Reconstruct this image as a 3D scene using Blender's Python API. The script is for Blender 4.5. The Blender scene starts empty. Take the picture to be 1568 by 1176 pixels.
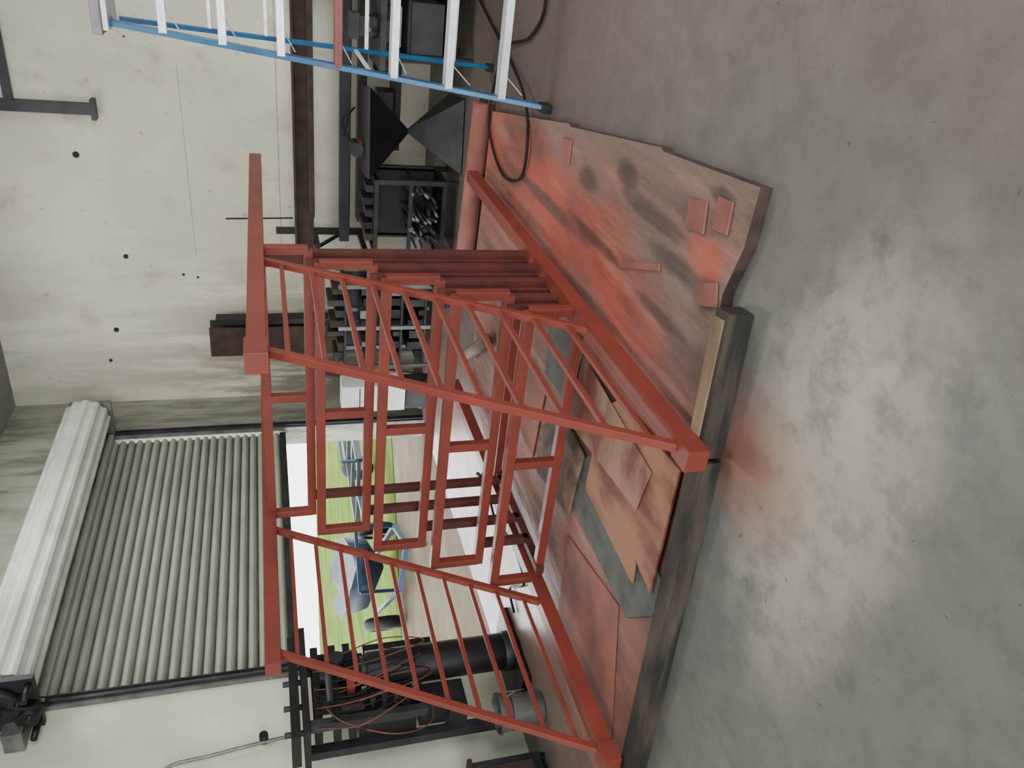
import bpy, bmesh, math, random
from mathutils import Vector, Matrix
random.seed(7)
SC=bpy.context.scene
V=Vector
# ---------------------------------------------------------------- materials
def mat(name,col,rough=.6,metal=0.0,col2=None,scale=6,detail=6,contrast=(.35,.65),bump=0.0,bscale=None,stretch=(1,1,1),spec=None):
    m=bpy.data.materials.new(name);m.use_nodes=True
    nt=m.node_tree;N=nt.nodes;L=nt.links
    b=N['Principled BSDF'];b.inputs['Roughness'].default_value=rough;b.inputs['Metallic'].default_value=metal
    if spec is not None:b.inputs['Specular IOR Level'].default_value=spec
    tc=N.new('ShaderNodeTexCoord');mp=N.new('ShaderNodeMapping');mp.inputs['Scale'].default_value=stretch
    L.new(tc.outputs['Object'],mp.inputs['Vector'])
    nz=N.new('ShaderNodeTexNoise');nz.inputs['Scale'].default_value=scale;nz.inputs['Detail'].default_value=detail
    L.new(mp.outputs['Vector'],nz.inputs['Vector'])
    r=N.new('ShaderNodeValToRGB');r.color_ramp.elements[0].position=contrast[0];r.color_ramp.elements[1].position=contrast[1]
    c2=col2 if col2 else tuple(c*.8 for c in col)
    r.color_ramp.elements[0].color=(*c2,1);r.color_ramp.elements[1].color=(*col,1)
    L.new(nz.outputs['Fac'],r.inputs['Fac']);L.new(r.outputs['Color'],b.inputs['Base Color'])
    if bump:
        n2=N.new('ShaderNodeTexNoise');n2.inputs['Scale'].default_value=bscale or scale*4;n2.inputs['Detail'].default_value=8
        L.new(mp.outputs['Vector'],n2.inputs['Vector'])
        bp=N.new('ShaderNodeBump');bp.inputs['Strength'].default_value=bump;bp.inputs['Distance'].default_value=.01
        L.new(n2.outputs['Fac'],bp.inputs['Height']);L.new(bp.outputs['Normal'],b.inputs['Normal'])
    return m
class G:
    """tiny node-graph helper"""
    def __init__(s,name,rough=.6):
        s.m=bpy.data.materials.new(name);s.m.use_nodes=True;s.N=s.m.node_tree.nodes;s.L=s.m.node_tree.links
        s.b=s.N['Principled BSDF'];s.b.inputs['Roughness'].default_value=rough
        s.tc=s.N.new('ShaderNodeTexCoord')
        s.xyz=s.N.new('ShaderNodeSeparateXYZ');s.L.new(s.tc.outputs['Object'],s.xyz.inputs[0])
    def put(s,sock,v):
        if hasattr(v,'is_output'): s.L.new(v,sock)
        elif isinstance(v,tuple) and len(v)==3 and sock.type=='RGBA': sock.default_value=(*v,1)
        else: sock.default_value=v
    def noise(s,scale,detail=6,stretch=(1,1,1),rough=.5,off=(0,0,0)):
        mp=s.N.new('ShaderNodeMapping');mp.inputs['Scale'].default_value=stretch;mp.inputs['Location'].default_value=off
        s.L.new(s.tc.outputs['Object'],mp.inputs[0]);n=s.N.new('ShaderNodeTexNoise')
        n.inputs['Scale'].default_value=scale;n.inputs['Detail'].default_value=detail;n.inputs['Roughness'].default_value=rough
        s.L.new(mp.outputs[0],n.inputs['Vector']);return n.outputs['Fac']
    def rng(s,v,a,b,c=0,d=1):
        n=s.N.new('ShaderNodeMapRange');n.interpolation_type='SMOOTHSTEP';s.put(n.inputs['Value'],v)
        for k,x in (('From Min',a),('From Max',b),('To Min',c),('To Max',d)): n.inputs[k].default_value=x
        return n.outputs['Result']
    def math(s,op,a,b):
        n=s.N.new('ShaderNodeMath');n.operation=op;s.put(n.inputs[0],a);s.put(n.inputs[1],b);return n.outputs[0]
    def mix(s,f,a,b):
        n=s.N.new('ShaderNodeMix');n.data_type='RGBA';s.put(n.inputs[0],f);s.put(n.inputs[6],a);s.put(n.inputs[7],b);return n.outputs[2]
    def bump(s,h,st=.2,dist=.01):
        n=s.N.new('ShaderNodeBump');n.inputs['Strength'].default_value=st;n.inputs['Distance'].default_value=dist
        s.L.new(h,n.inputs['Height']);s.L.new(n.outputs['Normal'],s.b.inputs['Normal'])
    def color(s,c): s.L.new(c,s.b.inputs['Base Color'])
    def blob(s,cx,cy,rx,ry,amt,wob=None,w=1.6):
        a=s.math('DIVIDE',s.math('SUBTRACT',s.xyz.outputs[0],cx),rx);b_=s.math('DIVIDE',s.math('SUBTRACT',s.xyz.outputs[1],cy),ry)
        r=s.math('ADD',s.math('MULTIPLY',a,a),s.math('MULTIPLY',b_,b_))
        if wob: r=s.math('ADD',r,s.math('MULTIPLY',s.math('SUBTRACT',wob,.5),w))
        return s.rng(r,.0,1.3,amt,0)

M={}
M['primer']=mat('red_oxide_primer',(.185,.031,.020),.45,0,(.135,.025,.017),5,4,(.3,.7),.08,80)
M['primer_dk']=mat('red_oxide_primer_shade',(.095,.017,.013),.6,0,(.05,.012,.011),7)  # darker primer copy: shade on the inner bars put into the colour
M['black']=mat('black_steel',(.014,.014,.016),.5,.3,(.006,.006,.007),6)
M['dkgrey']=mat('dark_grey_steel',(.035,.039,.044),.5,.4,(.016,.018,.02),5)
M['grey']=mat('galvanised_steel',(.22,.225,.22),.45,.6,(.12,.125,.125),8)
M['rust']=mat('rusty_steel',(.05,.03,.022),.8,.2,(.018,.012,.011),9,8,(.3,.7),.2)
M['alu']=mat('aluminium_tread',(.72,.74,.76),.35,.3,(.55,.57,.59),12)
M['blue']=mat('blue_fibreglass',(.013,.115,.26),.35,0,(.01,.08,.19),8)
M['blue_dk']=mat('faded_blue_paint',(.012,.02,.034),.6,0,(.007,.012,.02),5,spec=.15)
M['blue_fr']=mat('trailer_blue_paint',(.010,.03,.06),.5,spec=.2)
M['rubber']=mat('black_rubber',(.008,.008,.009),.6,spec=.2)
M['copper']=mat('orange_hose',(.13,.035,.02),.5)
M['white']=mat('white_board',(.62,.63,.61),.6,0,(.45,.47,.45),4)
M['bucket']=mat('grey_bucket_plastic',(.09,.092,.09),.4,0,(.045,.048,.05),7)
M['tube']=mat('cardboard_tube',(.10,.065,.043),.8)
M['pinkroll']=mat('pink_paper_roll',(.25,.085,.068),.8,0,(.14,.045,.036),4)
M['slat']=mat('shutter_slat_paint',(.30,.325,.27),.5,.0,(.22,.24,.195),2.5,8,(.3,.7),0,None,(1,1,4))
M['slat_dk']=mat('shutter_joint_grime',(.07,.08,.065),.8,0,(.04,.045,.036))
M['drum']=mat('shutter_roll_paint',(.56,.58,.54),.5,0,(.36,.39,.35),3,8)
M['timber']=mat('weathered_timber',(.055,.043,.030),.85,0,(.008,.007,.006),7,10,(.42,.70),.5,50,(1,.35,2.5))
M['timber_l']=mat('fresh_timber',(.24,.165,.10),.75,0,(.07,.04,.03),6,8,(.3,.6),.2,40,(1,.3,1))
M['tan']=mat('plywood_with_overspray',(.27,.125,.07),.7,0,(.12,.032,.022),2.6,9,(.42,.60),.1,40,(1,2,1))
M['tan2']=mat('worn_plywood',(.26,.155,.10),.7,0,(.13,.04,.027),2.6,10,(.42,.60),.1,40,(2,1,1))
M['slate']=mat('grey_board',(.075,.08,.072),.7,0,(.038,.04,.038),9,9)
M['pinkcard']=mat('overspray_cardboard',(.24,.085,.064),.75,0,(.10,.045,.038),4,8,(.3,.65))
M['stonecard']=mat('torn_board',(.20,.12,.09),.8,0,(.03,.02,.017),5,9,(.38,.6),.3)
M['tarmac']=mat('pale_driveway',(.115,.098,.075),1,0,(.085,.072,.055),1.5,spec=0)
M['grass']=mat('grass',(.085,.125,.030),1,0,(.045,.075,.018),.9,10,spec=0)
M['road']=mat('concrete_road',(.6,.6,.58),1,spec=0)
M['ceil']=mat('ceiling_sheet',(.22,.23,.21),.8)
M['dot']=mat('anchor_hole',(.02,.018,.016),.9)
M['groove']=mat('wall_joint_line',(.30,.29,.25),.9)  # plain mid-tone for the wall joint lines
M['edge']=mat('dark_paper_edge',(.05,.026,.022),.9,0,(.015,.011,.01),14)  # darker tone for the sheet's side faces

# floor
g=G('stained_concrete',.42)
big=g.noise(.55,4,off=(3,1,0));mid=g.noise(1.6,12,rough=.72);m2=g.noise(5.5,10,rough=.72,off=(2,7,0));fine=g.noise(55,5,rough=.7);blot=g.noise(3.2,8,off=(9,2,0),rough=.6);sp=g.noise(22,3,off=(1,2,3))
c=g.mix(g.rng(g.xyz.outputs[1],-.3,1.6),(.122,.104,.087),(.108,.115,.110))  # blue-grey towards the left: reflected daylight mixed into the floor colour
c=g.mix(g.rng(big,.40,.62,0,.5),c,(.14,.133,.115))
c=g.mix(g.rng(m2,.44,.62,0,.28),c,(.20,.19,.165))
c=g.mix(g.rng(m2,.50,.34,0,.28),c,(.06,.057,.052))
c=g.mix(g.math('MULTIPLY',g.blob(1.62,1.35,.42,.85,.9,mid,1.8),g.rng(m2,.36,.56,.35,.8)),c,(.37,.34,.275))  # pale oval: pool of light painted into the concrete colour
c=g.mix(g.rng(blot,.62,.72,0,.5),c,(.045,.042,.04))
c=g.mix(g.rng(fine,.60,.74,0,.45),c,(.26,.25,.23))
c=g.mix(g.rng(sp,.70,.76,0,.7),c,(.035,.03,.03))
far=g.rng(g.xyz.outputs[0],2.2,4.6)
c=g.mix(g.math('MULTIPLY',far,.65),c,(.082,.052,.047))
dx=g.math('SUBTRACT',g.xyz.outputs[0],2.0);dy=g.math('SUBTRACT',g.xyz.outputs[1],1.56)
rr=g.math('ADD',g.math('MULTIPLY',dx,dx),g.math('MULTIPLY',g.math('MULTIPLY',dy,dy),1.6))
rr=g.math('ADD',rr,g.math('MULTIPLY',g.math('SUBTRACT',mid,.5),.05))
c=g.mix(g.rng(rr,-.02,.05,.35,0),c,(.20,.048,.033))
c=g.mix(g.rng(rr,-.02,.20,.55,0),c,(.20,.055,.038))
ov=g.math('MULTIPLY',g.rng(g.xyz.outputs[1],3.2,3.9),g.rng(g.xyz.outputs[1],4.1,5.0,1,0))
c=g.mix(g.math('MULTIPLY',ov,.45),c,(.20,.085,.068))
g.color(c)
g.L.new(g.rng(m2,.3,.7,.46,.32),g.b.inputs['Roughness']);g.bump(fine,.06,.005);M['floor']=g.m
# drop sheet
g=G('overspray_drop_paper',.65)
n1=g.noise(1.7,6,stretch=(.6,1.4,1));n2=g.noise(2.2,6,off=(4,4,0),stretch=(.5,1.5,1));n3=g.noise(14,6);st=g.noise(4,7,stretch=(.3,2.0,1),rough=.6)
yy=g.math('ADD',g.xyz.outputs[1],g.math('MULTIPLY',g.math('SUBTRACT',n1,.5),.8))
yy=g.math('ADD',yy,g.rng(g.xyz.outputs[0],2.4,3.8,-.28,.12))
c=g.mix(g.rng(yy,.90,1.35),(.16,.105,.09),(.30,.065,.045))
c=g.mix(g.rng(yy,1.45,1.9),c,(.20,.082,.064))
c=g.mix(g.rng(n2,.48,.66,0,.7),c,(.075,.044,.039))
c=g.mix(g.rng(st,.50,.70,0,.7),c,(.31,.145,.118))
for cx,cy,rx,ry in ((2.95,.98,.38,.06),(2.72,1.10,.28,.05),(3.3,.90,.14,.08),(3.75,1.05,.16,.07),(2.42,1.10,.08,.10),(4.3,1.35,.8,.05),(2.75,1.34,.3,.04),(3.6,1.30,.5,.04),(2.48,.74,.10,.04)):
    c=g.mix(g.blob(cx,cy,rx,ry,.72,n3,1.0),c,(.032,.023,.021))
c=g.mix(g.blob(2.50,.98,.16,.10,.7,n3),c,(.38,.07,.04))
c=g.mix(g.rng(n3,.6,.75,0,.4),c,(.10,.05,.042))
g.color(c);g.bump(g.noise(4,5,stretch=(.6,2,1)),.6,.05);M['sheet']=g.m
# right wall
g=G('cream_block_wall',.8)
n=g.noise(.9,6);dr=g.noise(4.5,9,stretch=(1,1,.16),rough=.65);f=g.noise(26,5)
c=g.mix(g.rng(n,.35,.65),(.47,.455,.365),(.60,.58,.475))
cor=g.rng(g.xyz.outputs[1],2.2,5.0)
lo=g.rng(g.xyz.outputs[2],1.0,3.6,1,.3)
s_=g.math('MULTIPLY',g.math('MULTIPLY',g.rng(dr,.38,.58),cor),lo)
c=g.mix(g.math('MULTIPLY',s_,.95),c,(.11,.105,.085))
c=g.mix(g.rng(g.noise(2.2,10,off=(5,5,5),rough=.65),.53,.70,0,.5),c,(.27,.25,.19))
c=g.mix(g.rng(g.noise(9,6,off=(1,5,2)),.66,.74,0,.5),c,(.20,.18,.14))
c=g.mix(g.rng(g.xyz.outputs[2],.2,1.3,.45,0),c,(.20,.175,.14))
g.color(c);g.bump(f,.15,.005);M['wallR']=g.m
# left wall
g=G('left_wall_plaster',.8)
n=g.noise(1.1,7);dr=g.noise(5,9,stretch=(1,1,.2),rough=.65)
c=g.mix(g.rng(n,.35,.65),(.52,.52,.41),(.62,.615,.51))
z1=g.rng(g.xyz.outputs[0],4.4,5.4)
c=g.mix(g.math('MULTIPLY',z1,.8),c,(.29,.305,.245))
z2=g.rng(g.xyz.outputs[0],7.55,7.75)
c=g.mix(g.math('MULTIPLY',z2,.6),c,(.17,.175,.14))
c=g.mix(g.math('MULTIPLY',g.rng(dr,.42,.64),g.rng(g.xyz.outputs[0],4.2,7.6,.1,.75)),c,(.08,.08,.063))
g.color(c);g.bump(g.noise(22,5),.15,.005);M['wallL']=g.m

# ---------------------------------------------------------------- mesh builder
class B:
    def __init__(s,name): s.name=name;s.bm=bmesh.new();s.mats=[]
    def mi(s,m):
        if m not in s.mats:s.mats.append(m)
        return s.mats.index(m)
    def _fin(s,fs,m,smooth=False):
        i=s.mi(m)
        for f in fs: f.material_index=i;f.smooth=smooth
    def verts8(s,c,m):
        vs=[s.bm.verts.new(p) for p in c]
        fs=[s.bm.faces.new([vs[i] for i in q]) for q in ((0,3,2,1),(4,5,6,7),(0,1,5,4),(1,2,6,5),(2,3,7,6),(3,0,4,7))]
        s._fin(fs,m)
    def box(s,a,b,m):
        x0,y0,z0=a;x1,y1,z1=b
        s.verts8([(x0,y0,z0),(x1,y0,z0),(x1,y1,z0),(x0,y1,z0),(x0,y0,z1),(x1,y0,z1),(x1,y1,z1),(x0,y1,z1)],m)
    def bar(s,p,q,w,h,m,up=(0,0,1)):
        p=V(p);q=V(q);d=(q-p).normalized();u=V(up)
        if abs(d.dot(u))>.95:u=V((1,0,0))
        a=d.cross(u).normalized();b=a.cross(d).normalized()
        c=[]
        for e in (p,q):
            for i,j in ((-1,-1),(1,-1),(1,1),(-1,1)): c.append(e+a*w/2*i+b*h/2*j)
        s.verts8(c,m)
    def cyl(s,p,q,r,m,r2=None,n=20,caps=True):
        p=V(p);q=V(q);d=(q-p).normalized();u=V((0,0,1)) if abs(d.z)<.95 else V((1,0,0))
        a=d.cross(u).normalized();b=a.cross(d).normalized();r2=r if r2 is None else r2
        A=[];C=[]
        for i in range(n):
            t=2*math.pi*i/n;o=a*math.cos(t)+b*math.sin(t)
            A.append(s.bm.verts.new(p+o*r));C.append(s.bm.verts.new(q+o*r2))
        fs=[s.bm.faces.new((A[i],A[(i+1)%n],C[(i+1)%n],C[i])) for i in range(n)]
        s._fin(fs,m,True)
        if caps: s._fin([s.bm.faces.new(A[::-1]),s.bm.faces.new(C)],m)
    def path(s,pts,r,m,n=8):
        P=[V(p) for p in pts];Q=[]
        for i in range(len(P)-1):
            p0=P[max(i-1,0)];p1=P[i];p2=P[i+1];p3=P[min(i+2,len(P)-1)]
            for k in range(6):
                t=k/6;Q.append(.5*((2*p1)+(-p0+p2)*t+(2*p0-5*p1+4*p2-p3)*t*t+(-p0+3*p1-3*p2+p3)*t**3))
        Q.append(P[-1]);rings=[]
        for i,pt in enumerate(Q):
            d=(Q[min(i+1,len(Q)-1)]-Q[max(i-1,0)]).normalized();u=V((0,0,1)) if abs(d.z)<.9 else V((1,0,0))
            a=d.cross(u).normalized();b=a.cross(d)
            rings.append([s.bm.verts.new(pt+(a*math.cos(2*math.pi*j/n)+b*math.sin(2*math.pi*j/n))*r) for j in range(n)])
        fs=[]
        for A,C in zip(rings,rings[1:]):
            for j in range(n): fs.append(s.bm.faces.new((A[j],A[(j+1)%n],C[(j+1)%n],C[j])))
        s._fin(fs,m,True)
    def torus(s,c,ax,R,r,m,n=32,k=12):
        c=V(c);ax=V(ax).normalized();u=V((0,0,1));a=ax.cross(u).normalized();b=a.cross(ax).normalized();rings=[]
        for i in range(n):
            t=2*math.pi*i/n;o=a*math.cos(t)+b*math.sin(t)
            rings.append([s.bm.verts.new(c+o*(R+r*math.cos(2*math.pi*j/k))+ax*r*1.1*math.sin(2*math.pi*j/k)) for j in range(k)])
        s._fin([s.bm.faces.new((rings[i][j],rings[i][(j+1)%k],rings[(i+1)%n][(j+1)%k],rings[(i+1)%n][j])) for i in range(n) for j in range(k)],m,True)
    def prism(s,pts,z0,z1,m,mside=None):
        lo=[s.bm.verts.new((x,y,z0)) for x,y in pts];hi=[s.bm.verts.new((x,y,z1)) for x,y in pts];n=len(pts)
        s._fin([s.bm.faces.new(hi),s.bm.faces.new(lo[::-1])],m)
        s._fin([s.bm.faces.new((lo[i],lo[(i+1)%n],hi[(i+1)%n],hi[i])) for i in range(n)],mside or m)
    def frustum(s,c,w0,z0,w1,z1,m,rot=0):
        def ring(w,z): 
            o=[]
            for i in range(4):
                t=rot+math.pi/4+i*math.pi/2;o.append((c[0]+w/2*1.4142*math.cos(t),c[1]+w/2*1.4142*math.sin(t),z))
            return o
        s.verts8(ring(w0,z0)+ring(w1,z1),m)
    def done(s,bevel=0,recalc=True):
        if recalc:bmesh.ops.recalc_face_normals(s.bm,faces=s.bm.faces[:])
        me=bpy.data.meshes.new(s.name);s.bm.to_mesh(me);s.bm.free()
        for m in s.mats: me.materials.append(M[m])
        o=bpy.data.objects.new(s.name,me);SC.collection.objects.link(o)
        if bevel:
            b=o.modifiers.new('bevel','BEVEL');b.width=bevel;b.segments=2;b.limit_method='ANGLE'
        return o

# ---------------------------------------------------------------- room
b=B('floor');b.box((-5,-7,-.12),(8.5,5.03,0),'floor');b.done()
b=B('ground_driveway');b.box((-12,5.03,-.14),(45,16,-.02),'tarmac');b.done()
b=B('ground_grass');b.prism([(10.9,5.4),(9.4,7.2),(8.3,8.9),(5.5,12.7),(2,18),(20,45),(29,31),(30,23),(34,5.4)],-.13,-.005,'grass');b.done()
b=B('ground_road');b.box((-40,16,-.16),(160,160,-.03),'road');b.done()
DX0,DX1,DZ=4.27,7.62,3.25
b=B('wall_left')
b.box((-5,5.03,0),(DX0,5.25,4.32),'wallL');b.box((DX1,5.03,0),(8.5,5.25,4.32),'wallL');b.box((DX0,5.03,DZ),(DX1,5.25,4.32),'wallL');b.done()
b=B('wall_right');b.box((8.34,-7,0),(8.55,5.03,4.32),'wallR');b.done()
b=B('wall_back');b.box((-5.2,-7,0),(-5,-4.5,4.32),'wallL');b.box((-5.2,3.0,0),(-5,5.25,4.32),'wallL');b.box((-5.2,-4.5,3.4),(-5,3.0,4.32),'wallL');b.done()
b=B('wall_side');b.box((-5,-7.2,0),(-3,-7,4.32),'wallL');b.box((3,-7.2,0),(8.5,-7,4.32),'wallL');b.box((-3,-7.2,3.4),(3,-7,4.32),'wallL');b.done()
b=B('ceiling');b.box((-5.2,-7.2,4.32),(8.55,5.25,4.42),'ceil')
b.done()
b=B('trim_right_wall_joint')
b.bar((8.338,3.3,2.36),(8.338,1.4,2.38),.003,.004,'groove');b.bar((8.338,4.9,1.5),(8.338,-3,1.5),.004,.006,'groove')
b.done()
b=B('wall_anchor_holes')
for y,z,r in ((2.28,3.34,.030),(3.3,3.03,.024),(3.5,2.5,.014),(3.53,2.36,.012),(4.13,3.22,.026),(4.5,3.32,.018),(1.2,2.8,.008)):
    b.cyl((8.345,y,z),(8.33,y,z),r,'dot',n=14)
b.done()
# ---------------------------------------------------------------- roll-up shutter
b=B('door_1')   # steel roll-up shutter, drum, tracks
n=21;z0=1.60;pit=(DZ+.05-z0)/n
bm=b.bm
for i in range(n):
    z=z0+i*pit;pr=[]
    for k in range(11):
        t=k/10;pr.append((5.10-.036*math.sin(math.pi*min(t/.86,1))**.8,z+t*pit))
    A=[bm.verts.new((DX0+.03,y,zz)) for y,zz in pr];C=[bm.verts.new((DX1-.03,y,zz)) for y,zz in pr]
    for k in range(10): b._fin([bm.faces.new((A[k],C[k],C[k+1],A[k+1]))],'slat_dk' if k>=8 else 'slat',False)
b.box((DX0+.02,5.07,1.535),(DX1-.02,5.12,1.60),'dkgrey')
for x in (DX0,DX1):
    b.box((x-.05,4.99,0),(x+.05,5.028,DZ+.2),'grey');b.box((x-.03,4.965,0),(x-.02,4.99,DZ+.1),'dkgrey');b.box((x+.02,4.965,0),(x+.03,4.99,DZ+.1),'dkgrey')
N=48;cy,cz,R=4.76,3.47,.205
ra=[];rc=[]
for i in range(N):
    t=2*math.pi*i/N;r=R+(.010 if i%4<2 else -.006)
    ra.append(bm.verts.new((4.18,cy+r*math.cos(t),cz+r*math.sin(t))));rc.append(bm.verts.new((7.60,cy+r*math.cos(t),cz+r*math.sin(t))))
b._fin([bm.faces.new((ra[i],ra[(i+1)%N],rc[(i+1)%N],rc[i])) for i in range(N)]+[bm.faces.new(ra),bm.faces.new(rc)],'drum')
b.box((7.62,4.60,3.24),(7.66,5.02,3.62),'grey');b.cyl((7.58,cy,cz),(7.7,cy,cz),.05,'black')
b.box((4.10,4.55,3.22),(4.14,5.02,3.72),'dkgrey');b.cyl((4.0,cy,cz),(4.2,cy,cz),.06,'black')
b.cyl((4.02,cy-.02,cz),(4.07,cy-.02,cz),.17,'dkgrey',n=24);b.cyl((3.98,cy+.05,cz-.2),(4.10,cy+.05,cz-.2),.07,'black')
b.box((3.92,4.85,3.3),(4.10,5.02,3.42),'grey');b.box((3.9,4.7,3.46),(4.1,4.86,3.6),'dkgrey')
for i in range(5): b.cyl((3.95,4.60+.09*i,3.25+.06*(i%2)),(4.12,4.60+.09*i,3.25+.06*(i%2)),.022,'black',n=10)
b.path([(4.05,4.7,3.5),(3.95,4.65,3.3),(4.0,4.7,3.12),(4.1,4.8,3.2),(4.05,4.85,3.45)],.012,'rubber')
b.box((4.2,4.97,3.25),(7.7,5.03,3.30),'slat')
b.done(0,True)

# ---------------------------------------------------------------- the red primed steel staircase lying on its end
b=B('steel_staircase_frame')
zA,zB=1.696,.152;yR,yL,yM=1.609,3.41,2.54
slope=.897/1.546
P_='primer'
for y in (yR,yL):
    b.bar((2.92,y,zA),(5.95,y,zA),.08,.08,P_)
    b.bar((2.067,y,zB),(5.72,y,zB),.08,.08,P_)
    if y==yR: b.bar((2.915,y,zA),(3.06,y,zA),.096,.096,P_)
    b.bar((2.06,y,zB),(2.17,y,zB),.09,.09,P_)
    def rx(x0,z): return x0-slope*(zA-z)
    for x0 in (4.03,3.04):
        z1,z2=zA-.03,zB+.03
        b.bar((rx(x0,z1),y,z1),(rx(x0,z2),y,z2),.034,.036,P_,(1,0,0))
    for i in range(10):
        z=zA-.125-i*(1.30/9)
        b.bar((rx(3.04,z)+.01,y,z),(rx(4.03,z)-.01,y,z),.022,.022,P_)
tz=[1.566,1.243,.919,.596,.273]
for k in range(5):
    x=4.175-.2044*k;z=tz[k];zt=z+.138;zb=z-.138
    if k==0: zt=zA-.02
    b.bar((x,yL+.02,zt),(x,yR-.0,zt),.05,.052,P_)
    b.bar((x,yL+.02,zb),(x,yR-.0,zb),.05,.052,P_)
    b.bar((x,yM,zb),(x,yM,zt),.047,.047,P_)
    b.bar((x,yL,zb),(x,yL,zt),.047,.047,P_)
    b.bar((x,yR,zb),(x,yR,zt),.047,.047,P_)
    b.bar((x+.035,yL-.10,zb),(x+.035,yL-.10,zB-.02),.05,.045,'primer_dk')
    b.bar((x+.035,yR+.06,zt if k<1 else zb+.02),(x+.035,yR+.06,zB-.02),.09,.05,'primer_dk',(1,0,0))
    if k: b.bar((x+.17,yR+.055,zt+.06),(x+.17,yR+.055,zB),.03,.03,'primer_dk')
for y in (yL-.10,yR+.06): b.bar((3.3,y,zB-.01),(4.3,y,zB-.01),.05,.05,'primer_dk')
b.bar((4.3,yR,zB),(4.3,yL,zB),.05,.05,P_)
b.done(.004)

# ---------------------------------------------------------------- ground dressing
b=B('drop_sheet')
outer=[(2.275,.645),(3.0,.715),(3.03,.705),(4.1,.87),(4.13,.86),(5.70,1.13),(5.78,2.3),(5.5,3.2),(4.6,3.75),(3.2,3.78),(2.3,3.9),(2.13,3.6),(2.26,1.7),(2.32,1.12),(2.33,1.06),(2.275,.86)]
b.prism(outer,.002,.05,'sheet','edge');b.done(.001)
b=B('paper_roll');b.cyl((5.86,1.10,.077),(6.03,2.45,.077),.075,'pinkroll',n=28);b.cyl((5.857,1.08,.077),(5.86,1.10,.077),.03,'dot');b.done()
b=B('timber_beam')
b.prism([(2.18,1.07),(2.27,1.08),(2.215,1.66),(2.125,1.65)],.0,.10,'timber');b.done(.003)
b=B('timber_beam')
b.prism([(2.12,1.67),(2.21,1.68),(2.09,3.45),(2.0,3.44)],.0,.095,'timber');b.done(.003)
b=B('timber_beam')
b.prism([(1.985,3.47),(2.085,3.48),(2.0,4.4),(1.9,4.39)],.0,.09,'timber');b.done(.003)
b=B('timber_offcut');b.prism([(2.2,1.10),(2.27,1.11),(2.22,1.60),(2.16,1.59)],.1,.107,'timber_l');b.done()
def board(name,pts,z0,z1,m): 
    b=B(name);b.prism(pts,z0,z1,m,None);return b.done(.002)
board('slate_board',[(3.10,2.74),(3.35,2.60),(3.0,2.2),(2.21,2.35),(2.19,2.55),(2.40,2.78)],.052,.064,'slate')
board('plywood_sheet',[(2.26,1.80),(2.24,2.46),(2.42,2.42),(2.40,2.55),(3.05,2.50),(3.05,2.0),(2.9,1.86)],.066,.080,'tan')
board('plywood_sheet',[(2.45,1.95),(2.5,2.2),(3.4,2.30),(3.35,1.86)],.082,.088,'tan2')
board('torn_board',[(3.15,2.36),(3.2,2.8),(3.75,2.9),(3.8,2.6),(3.5,2.3)],.066,.082,'stonecard')
board('slate_board',[(3.40,1.85),(3.46,2.25),(3.9,2.28),(3.95,1.9)],.052,.066,'slate')
board('cardboard_sheet',[(2.5,2.80),(2.25,3.55),(3.1,3.7),(3.2,2.95)],.052,.058,'pinkcard')
board('cardboard_sheet',[(3.85,2.35),(3.9,2.9),(4.8,2.85),(4.9,2.4)],.052,.062,'pinkcard')
for i,(x,y,w,h,a) in enumerate(((2.62,.86,.14,.12,.2),(2.42,1.10,.15,.09,.4),(4.1,1.0,.14,.13,.1),(3.0,1.22,.4,.03,.35),(2.44,.80,.10,.12,.1))):
    cs=[(x+(sx*w*math.cos(a)-sy*h*math.sin(a))/2,y+(sx*w*math.sin(a)+sy*h*math.cos(a))/2) for sx,sy in ((-1,-1),(1,-1),(1,1),(-1,1))]
    board('cardboard_scrap',cs,.052,.062,'pinkcard')
b=B('cardboard_tube');b.cyl((5.0,2.62,.107),(5.5,3.0,.107),.05,'tube');b.cyl((4.998,2.618,.107),(5.0,2.62,.107),.042,'dot');b.done()
b=B('air_hose');
b.path([(6.9,.35,.02),(6.2,.55,.02),(5.5,.75,.015),(5.0,.90,.04),(4.75,1.1,.07),(4.8,1.35,.068),(5.2,1.45,.068),(5.6,1.3,.07),(5.7,1.08,.068),(5.6,.7,.03),(5.1,.55,.015),(4.9,.3,.015),(5.4,-.1,.015),(6.5,-.4,.015)],.010,'rubber');b.done()
b=B('spray_hose');b.path([(3.9,4.3,.02),(4.05,4.2,.02),(3.8,3.9,.02),(4.2,3.85,.02),(4.5,4.0,.02),(4.9,3.9,.02),(5.1,3.95,.02)],.01,'rubber')
b.cyl((4.88,3.86,.025),(5.15,3.97,.025),.02,'black');b.done()

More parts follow.
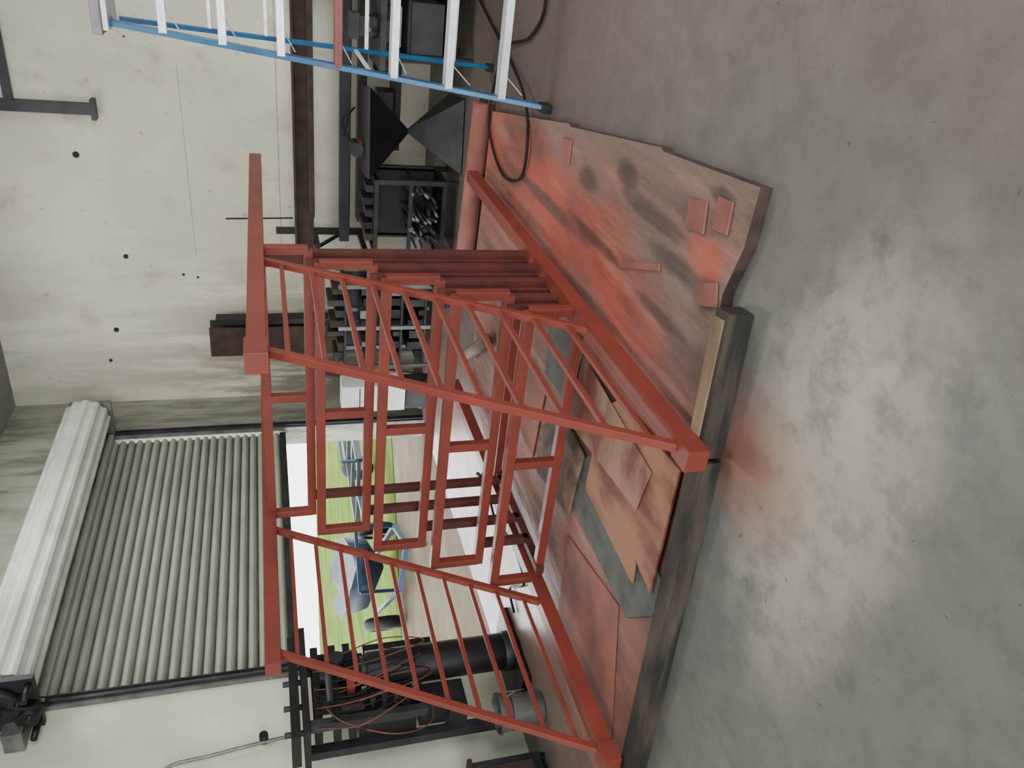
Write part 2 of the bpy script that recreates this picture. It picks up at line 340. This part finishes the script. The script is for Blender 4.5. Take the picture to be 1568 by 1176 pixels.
# ---------------------------------------------------------------- step ladder
b=B('step_ladder')
H=2.45
def rp(side,t,fr):
    yb,yt=(.88,.66) if side==0 else (.18,.28)
    xf=4.62 if fr else 5.98
    xt=5.08 if fr else 5.24
    return V((xf+(xt-xf)*t,yb+(yt-yb)*t,H*t))
for s_ in (0,1):
    b.bar(rp(s_,0,1),rp(s_,1,1),.028,.075,'blue',(1,0,0))
    b.bar(rp(s_,.0,0),rp(s_,.97,0),.025,.05,'blue',(1,0,0))
    p=rp(s_,0,1);b.box((p.x-.05,p.y-.025,0),(p.x+.05,p.y+.025,.06),'black')
    p=rp(s_,0,0);b.box((p.x-.04,p.y-.025,0),(p.x+.04,p.y+.025,.05),'black')
    b.bar(rp(s_,.42,1),rp(s_,.42,0),.012,.025,'alu')
for i in range(1,8):
    t=i*.125;a=rp(0,t,1);c_=rp(1,t,1)
    m='primer' if i==4 else 'alu'
    b.box((a.x-.045,c_.y,a.z-.014),(a.x+.045,a.y,a.z+.010),m)
    b.box((a.x-.045,c_.y,a.z-.034),(a.x-.038,a.y,a.z-.01),m)
    for (p,q) in ((a,c_),(c_,a)):
        d=(q-p).normalized();b.bar(p+d*.02+V((.02,0,-.15 if i<3 else -.09)),p+d*.14+V((.02,0,-.02)),.02,.006,'alu')
for i in (1,3,5,6):
    t=i*.13;b.bar(rp(0,t,0),rp(1,t,0),.02,.025,'alu')
b.box((4.98,.22,H-.02),(5.34,.72,H+.03),'grey');b.box((5.0,.24,H-.05),(5.32,.70,H-.02),'alu')
b.done(.003)

# ---------------------------------------------------------------- right wall: stock rack
b=B('steel_stock_rack')
for y in (2.95,.6,-1.8):
    b.bar((8.2,y,0),(8.2,y,1.55),.06,.06,'black');b.bar((8.2,y,1.16),(7.72,y,1.16),.05,.05,'black')
    b.bar((8.2,y,.85),(7.76,y,1.14),.03,.03,'black')
    b.bar((8.2,y,.70),(7.45,y,.70),.05,.05,'black');b.bar((7.47,y,0),(7.47,y,.9),.05,.05,'black')
b.box((7.78,-3.2,1.19),(7.93,3.1,1.21),'rust');b.box((7.85,-3.2,1.19),(7.865,3.1,1.36),'rust');b.box((7.78,-3.2,1.35),(7.93,3.1,1.37),'rust')
b.box((7.98,-3,1.19),(8.1,3.05,1.30),'rust');b.box((7.6,-2.6,1.19),(7.72,2.6,1.24),'rust')
b.box((7.44,-3.2,.88),(7.54,2.78,.97),'black');b.box((7.58,-3.0,.86),(7.65,2.7,.94),'dkgrey');b.box((7.5,-3,.73),(7.7,2.6,.80),'black')
b.box((7.7,-2.8,.73),(7.85,2.3,.78),'rust')
b.box((7.5,-2.9,.42),(7.9,1.9,.47),'black')
for i in range(12):
    y=-2.2+i*.36;h=random.uniform(.08,.22);b.box((7.52+random.random()*.1,y,.47),(7.85,y+random.uniform(.1,.28),.47+h),random.choice(['black','dkgrey','rust','black']))
b.done(.003)
b=B('steel_rod');b.bar((8.1,2.78,1.38),(8.1,2.8,2.03),.014,.014,'black');b.done()
b=B('steel_i_beam')
b.box((8.02,3.98,0),(8.04,4.32,2.27),'rust');b.box((8.04,4.14,0),(8.20,4.16,2.27),'rust');b.box((8.20,3.98,0),(8.22,4.32,2.27),'rust');b.box((8.05,3.90,0),(8.2,3.96,2.2),'black');b.done()
b=B('steel_bracket')
b.bar((8.28,1.84,3.12),(8.28,1.84,4.3),.10,.06,'dkgrey');b.bar((8.28,1.84,3.80),(8.28,-2,3.80),.05,.07,'dkgrey');b.box((8.22,1.75,3.10),(8.34,1.93,3.14),'dkgrey');b.bar((8.2,.95,3.8),(8.2,.95,4.3),.05,.05,'dkgrey');b.done()
b=B('steel_hopper')
c=(7.0,1.60);b.frustum(c,.62,0.01,.035,.43,'dkgrey',.12);b.frustum(c,.035,.43,.72,.80,'black',.12);b.frustum(c,.72,.80,.72,.82,'black',.12)
b.done()
b=B('angle_grinder');b.cyl((6.9,1.75,.88),(7.1,1.75,.88),.045,'black');b.cyl((6.87,1.75,.88),(6.89,1.75,.88),.06,'dkgrey');b.box((6.95,1.7,.825),(7.05,1.8,.86),'primer')
b.path([(7.1,1.75,.9),(7.2,1.6,.98),(7.1,1.45,.88),(7.0,1.5,.94),(6.9,1.65,.99)],.008,'rubber');b.done()
b=B('steel_work_cart')
x0,x1,y0,y1=6.75,7.22,1.98,2.62
for x in (x0,x1):
    for y in (y0,y1): b.bar((x,y,.0),(x,y,.74),.04,.04,'dkgrey')
    for z in (.72,.42,.12): b.bar((x,y0,z),(x,y1,z),.035,.035,'dkgrey')
for y in (y0,(y0+y1)/2,y1):
    for z in (.72,.12): b.bar((x0,y,z),(x1,y,z),.035,.035,'dkgrey')
b.box((x0,y0,.70),(x1,y1,.71),'black');b.box((x0,y0,.13),(x1,y1,.14),'black');b.box((x1-.02,y0,.14),(x1,y1,.7),'black')
for i in range(40):
    y=y0+.05+random.random()*.52;z=.16+random.random()*.26
    b.cyl((x0-.12+random.random()*.1,y,z),(x1-.05,y+random.uniform(-.08,.08),z+random.uniform(-.05,.06)),.012,random.choice(['grey','dkgrey','rust','dkgrey']),n=8)
for i in range(5): b.box((x0+.05,y0+.05+i*.11,.74),(x0+.3,y0+.11+i*.11,.80+.03*(i%2)),random.choice(['black','rust','dkgrey']))
b.done()
b=B('steel_rod_pile')
for i in range(24):
    a=random.uniform(-.15,.12);y=2.75+random.random()*.25;x=6.3+random.random()*.25
    b.cyl((x,y,.03+random.random()*.12),(x+.85,y+a,.03+random.random()*.12),.012,random.choice(['rust','dkgrey','black']),n=8)
b.done()
b=B('steel_workbench')
b.box((6.55,-1.9,.70),(7.2,1.05,.75),'dkgrey')
for y in (-1.8,-.4,.95):
    for x in (6.6,7.15): b.bar((x,y,0),(x,y,.7),.06,.06,'black')
b.box((6.6,-1.8,.2),(7.15,.98,.23),'black')
b.done(.003)
b=B('bench_vice');b.cyl((6.75,.75,.75),(6.75,.75,.80),.09,'black');b.box((6.62,.68,.80),(6.9,.82,.90),'dkgrey');b.box((6.60,.66,.9),(6.66,.84,.97),'dkgrey');b.box((6.74,.66,.9),(6.80,.84,.97),'dkgrey');b.cyl((6.45,.75,.85),(6.62,.75,.85),.018,'grey');b.cyl((6.46,.66,.85),(6.46,.84,.85),.01,'grey');b.done(.003)
b=B('chop_saw');b.box((6.65,.1,.75),(7.05,.5,.80),'black');b.cyl((6.85,.28,1.0),(6.85,.33,1.0),.17,'dkgrey',n=28);b.cyl((6.85,.33,1.02),(6.85,.5,1.02),.07,'black');b.bar((7.0,.3,.8),(6.95,.3,1.05),.05,.06,'black');b.bar((6.85,.3,1.15),(6.6,.3,1.2),.03,.03,'black');b.done(.003)
b=B('welding_machine');b.box((6.68,-.05,.24),(7.05,.45,.60),'black');b.box((6.66,0,.3),(6.68,.4,.55),'dkgrey');b.cyl((6.64,.1,.4),(6.67,.1,.4),.03,'grey');b.cyl((6.64,.3,.4),(6.67,.3,.4),.03,'primer');b.path([(6.66,.1,.4),(6.5,.2,.2),(6.4,.45,.05),(6.3,.2,.02),(6.15,.0,.02)],.012,'rubber');b.done(.004)
b=B('steel_toolbox');b.box((6.65,.55,.24),(7.05,.95,.50),'dkgrey');b.box((6.64,.54,.5),(7.06,.96,.53),'black');b.bar((6.8,.6,.56),(6.8,.9,.56),.02,.02,'grey');b.done(.004)
b=B('steel_shelving')
for y in (3.15,3.6,4.05):
    for x in (7.2,7.65): b.bar((x,y,0),(x,y,1.0),.04,.04,'grey')
for z in (.12,.36,.62,.92): b.box((7.19,3.14,z),(7.67,4.06,z+.02),'dkgrey')
b.box((7.64,3.14,.1),(7.66,4.06,.95),'dkgrey')
for z in (.14,.38,.64,.94):
    for i in range(7):
        y=3.19+i*.12;h=random.uniform(.05,.16);b.box((7.22+random.random()*.05,y,z),(7.55,y+random.uniform(.05,.10),z+h),random.choice(['black','grey','rust','dkgrey','black','dkgrey']))
b.done(.002)
b=B('cardboard_carton');b.box((6.95,4.14,.60),(7.2,4.44,.98),'white');b.box((6.94,4.16,.80),(6.95,4.42,.81),'dkgrey');b.cyl((6.94,4.29,.72),(6.95,4.29,.72),.04,'grey');b.box((6.95,4.14,.34),(7.2,4.44,.58),'white');b.box((6.96,4.15,.0),(7.2,4.43,.33),'dkgrey');b.done(.004)
b=B('leaning_planks')
for i in range(5): b.bar((7.75-.04*i,4.5+.08*i,0.02),(8.2,4.5+.07*i,1.4-.12*i),.05,.03,random.choice(['rust','dkgrey','tube']))
b.done()

# ---------------------------------------------------------------- machine left of the door
b=B('ironworker_machine')
b.box((3.45,4.45,.0),(4.1,4.9,.06),'black')
b.box((3.28,4.45,1.50),(4.15,4.85,1.54),'black');b.box((3.30,4.5,1.56),(4.12,4.8,1.62),'black')
for x in (3.4,3.6,3.8,4.0): b.cyl((x,4.6,1.5),(x,4.6,1.66),.02,'dkgrey',n=10)
for x in (3.40,4.08): b.bar((x,4.82,.03),(x,4.82,1.5),.07,.07,'dkgrey')
b.bar((3.36,4.5,.75),(3.36,4.5,1.5),.07,.05,'dkgrey')
b.cyl((3.78,4.55,.12),(3.78,4.55,1.10),.13,'black',n=32);b.cyl((3.78,4.55,1.10),(3.78,4.55,1.14),.10,'dkgrey');b.cyl((3.78,4.55,.06),(3.78,4.55,.12),.14,'dkgrey')
b.cyl((3.78,4.55,1.14),(3.78,4.55,1.42),.05,'dkgrey')
for z in (1.42,1.30,1.2): b.box((3.4,4.5,z),(4.0,4.75,z+.05),'black')
b.box((3.7,4.6,1.14),(4.02,4.85,1.42),'black');b.box((3.88,4.6,.6),(4.05,4.8,1.1),'black')
b.cyl((3.5,4.48,1.36),(3.75,4.48,1.36),.03,'dkgrey');b.cyl((3.85,4.45,1.30),(3.85,4.6,1.30),.05,'dkgrey')
b.box((3.55,4.42,1.20),(3.64,4.48,1.25),'primer');b.cyl((3.45,4.5,1.15),(3.45,4.5,1.3),.03,'rust')
b.box((3.42,4.6,.80),(3.66,4.85,1.18),'black');b.box((3.40,4.6,.45),(3.64,4.85,.58),'dkgrey');b.box((3.42,4.55,.60),(3.60,4.75,.78),'black')
for i in range(4): b.cyl((3.50,4.46,.85+.08*i),(3.50,4.6,.85+.08*i),.025,'dkgrey',n=12)
for i in range(10):
    x=3.34+.05*i;r_=random.uniform(-.05,.05)
    b.path([(x,4.5,1.46),(x-.06+r_,4.42,1.2),(x+.02,4.38,.92-.05*(i%5)),(x+.12,4.42,.82-.04*(i%4)),(x+.16-r_,4.46,1.0),(x+.1,4.5,1.3)],.005,'copper' if i%3==0 else 'rubber')
b.path([(3.5,4.5,1.4),(3.3,4.42,1.3),(3.18,4.45,1.0),(3.25,4.5,.75),(3.45,4.5,.7)],.005,'copper')
b.done(.003)
b=B('plastic_bucket');cx_,cy_=3.22,4.48;b.cyl((cx_,cy_,.005),(cx_,cy_,.31),.105,'bucket',.125,n=32,caps=False);b.cyl((cx_,cy_,.005),(cx_,cy_,.01),.105,'bucket',n=32);b.cyl((cx_,cy_,.29),(cx_,cy_,.305),.132,'bucket',n=32,caps=False);b.cyl((cx_,cy_,.22),(cx_,cy_,.23),.12,'dkgrey',n=32)
b.path([(cx_,cy_-.13,.28),(cx_+.03,cy_-.16,.2),(cx_+.05,cy_-.14,.12),(cx_+.08,cy_-.1,.2),(cx_+.1,cy_-.08,.28)],.004,'grey');b.done()
b=B('scrap_bin');b.box((2.80,4.7,.04),(3.05,4.95,.50),'dkgrey');b.box((2.78,4.68,.50),(3.07,4.97,.53),'rust');b.box((2.84,4.69,.1),(3.0,4.7,.4),'rust')
for x in (2.82,3.03): b.box((x-.02,4.72,0),(x+.02,4.93,.04),'black')
b.done(.004)
b=B('wall_conduit');b.path([(3.68,4.99,1.66),(3.66,4.99,1.9),(3.63,4.99,2.15),(3.60,4.99,2.4),(3.45,4.99,2.47),(3.2,4.99,2.5)],.012,'grey');b.cyl((3.70,5.02,1.80),(3.70,4.95,1.80),.03,'black');b.done()

# ---------------------------------------------------------------- outside
b=B('boat')
c0=V((8.35,8.1,-.05));secs=[]
d=V((.62,.78,0));e=V((.78,-.62,0))
for i in range(10):
    t=i/9;w=.50*math.sin(math.pi*(.12+.75*t)**.8)+.03;zt=.88+.1*t;zb=.36+.22*(1-math.sin(math.pi*min(1,.2+.8*t)))
    y=-1.2+2.4*t
    pr=[(w,zt),(w*.85,(zt+zb)/2-.05),(0,zb),(-w*.85,(zt+zb)/2-.05),(-w,zt),(-w*.9,zt-.02),(0,zt-.12),(w*.9,zt-.02)]
    secs.append([b.bm.verts.new(c0+d*y+e*p[0]+V((0,0,p[1]))) for p in pr])
fs=[]
for A,C in zip(secs,secs[1:]):
    for j in range(8): fs.append(b.bm.faces.new((A[j],A[(j+1)%8],C[(j+1)%8],C[j])))
fs+=[b.bm.faces.new(secs[0]),b.bm.faces.new(secs[-1])];b._fin(fs,'blue_dk',True);b.done()
b=B('boat_trailer')
for s_ in (-1,1):
    b.bar(c0+d*-1.5+e*.4*s_+V((0,0,.3)),c0+d*1.2+e*.4*s_+V((0,0,.3)),.05,.06,'blue_fr')
    w=c0+d*.1+e*.66*s_+V((0,0,.35));b.torus(w,e,.21,.08,'rubber');b.cyl(w-e*.06,w+e*.06,.15,'grey',n=24)
    b.bar(c0+d*-1.5+e*.4*s_+V((0,0,.3)),c0+d*-2.4+V((0,0,.3)),.05,.06,'blue_fr')
b.cyl(c0+d*-2.3+V((0,0,.05)),c0+d*-2.3+V((0,0,.5)),.025,'grey')
b.bar(c0+d*-1.5-e*.4+V((0,0,.3)),c0+d*-1.7-e*.4+V((0,0,.8)),.04,.04,'blue_fr');b.bar(c0+d*-1.5+e*.4+V((0,0,.3)),c0+d*-1.7+e*.4+V((0,0,.8)),.04,.04,'blue_fr');b.bar(c0+d*-1.7-e*.4+V((0,0,.8)),c0+d*-1.7+e*.4+V((0,0,.8)),.04,.04,'blue_fr')
b.done()
b=B('utility_trailer')
tx=9.9
b.bar((tx,7.2,.45),(tx+3,7.0,.45),.07,.1,'dkgrey');b.bar((tx,8.4,.45),(tx+3,8.2,.45),.07,.1,'dkgrey');b.bar((tx,7.2,.7),(tx+3,7.0,.7),.04,.04,'blue_fr')
for i in range(5): x=tx+i*.75;b.bar((x,7.2-.05*i,.45),(x,8.4-.05*i,.45),.06,.06,'dkgrey');b.bar((x,7.2-.05*i,.45),(x,7.2-.05*i,.7),.04,.04,'blue_fr')
for y in (6.9,8.45): b.torus((tx+1.5,y,.3),(0,1,0),.21,.08,'rubber');b.cyl((tx+1.5,y-.06,.3),(tx+1.5,y+.06,.3),.15,'grey',n=24)
b.bar((tx,7.8,.45),(tx-.9,7.6,.45),.07,.07,'blue_fr')
b.done()

# ---------------------------------------------------------------- lights
def area(name,loc,size,energy,col,rot=(0,0,0)):
    l=bpy.data.lights.new(name,'AREA');l.shape='RECTANGLE';l.size,l.size_y=size;l.energy=energy;l.color=col
    o=bpy.data.objects.new(name,l);o.location=loc;o.rotation_euler=rot;SC.collection.objects.link(o);return o
area('ceiling_area_lamp',(5.6,3.2,4.28),(2.0,1.0),100,(1,.97,.9))  # skylight worked out from the bright patch on the floor
area('ceiling_area_lamp',(2.0,0.5,4.28),(2.5,1.2),75,(1,.97,.92))  # unseen ceiling lamp, added as fill light
area('ceiling_area_lamp',(5.5,-2.5,4.28),(2.5,1.2),165,(1,.97,.92))  # another unseen ceiling lamp added to brighten the room
area('back_fill_lamp',(-4.9,-.7,1.8),(3.0,6.5),220,(.98,.98,1),(0,-math.pi/2,0))  # lamp added inside the unseen back opening to light the room
w=bpy.data.worlds.new('sky');SC.world=w;w.use_nodes=True
nt=w.node_tree;bg=nt.nodes['Background'];bg.inputs['Color'].default_value=(.98,.99,1,1);bg.inputs['Strength'].default_value=9

# ---------------------------------------------------------------- camera (portrait shot stored on its side)
pi_,ro,ps=map(math.radians,(16.7155,2.4361,31.0341))
F=V((math.cos(ps),math.sin(ps),0));R_=V((math.sin(ps),-math.cos(ps),0));U=V((0,0,1))
fw=F*math.cos(pi_)-U*math.sin(pi_);dn=-U*math.cos(pi_)-F*math.sin(pi_)
right=R_*math.cos(ro)+dn*math.sin(ro);down=-R_*math.sin(ro)+dn*math.cos(ro)
cam=bpy.data.cameras.new('camera');cam.sensor_width=36;cam.sensor_fit='HORIZONTAL';cam.lens=1209.88/1568*36;cam.clip_end=300
co=bpy.data.objects.new('camera',cam);SC.collection.objects.link(co)
mx=Matrix((down,right,-fw)).transposed().to_4x4();mx.translation=V((0,0,1.63));co.matrix_world=mx
SC.camera=co
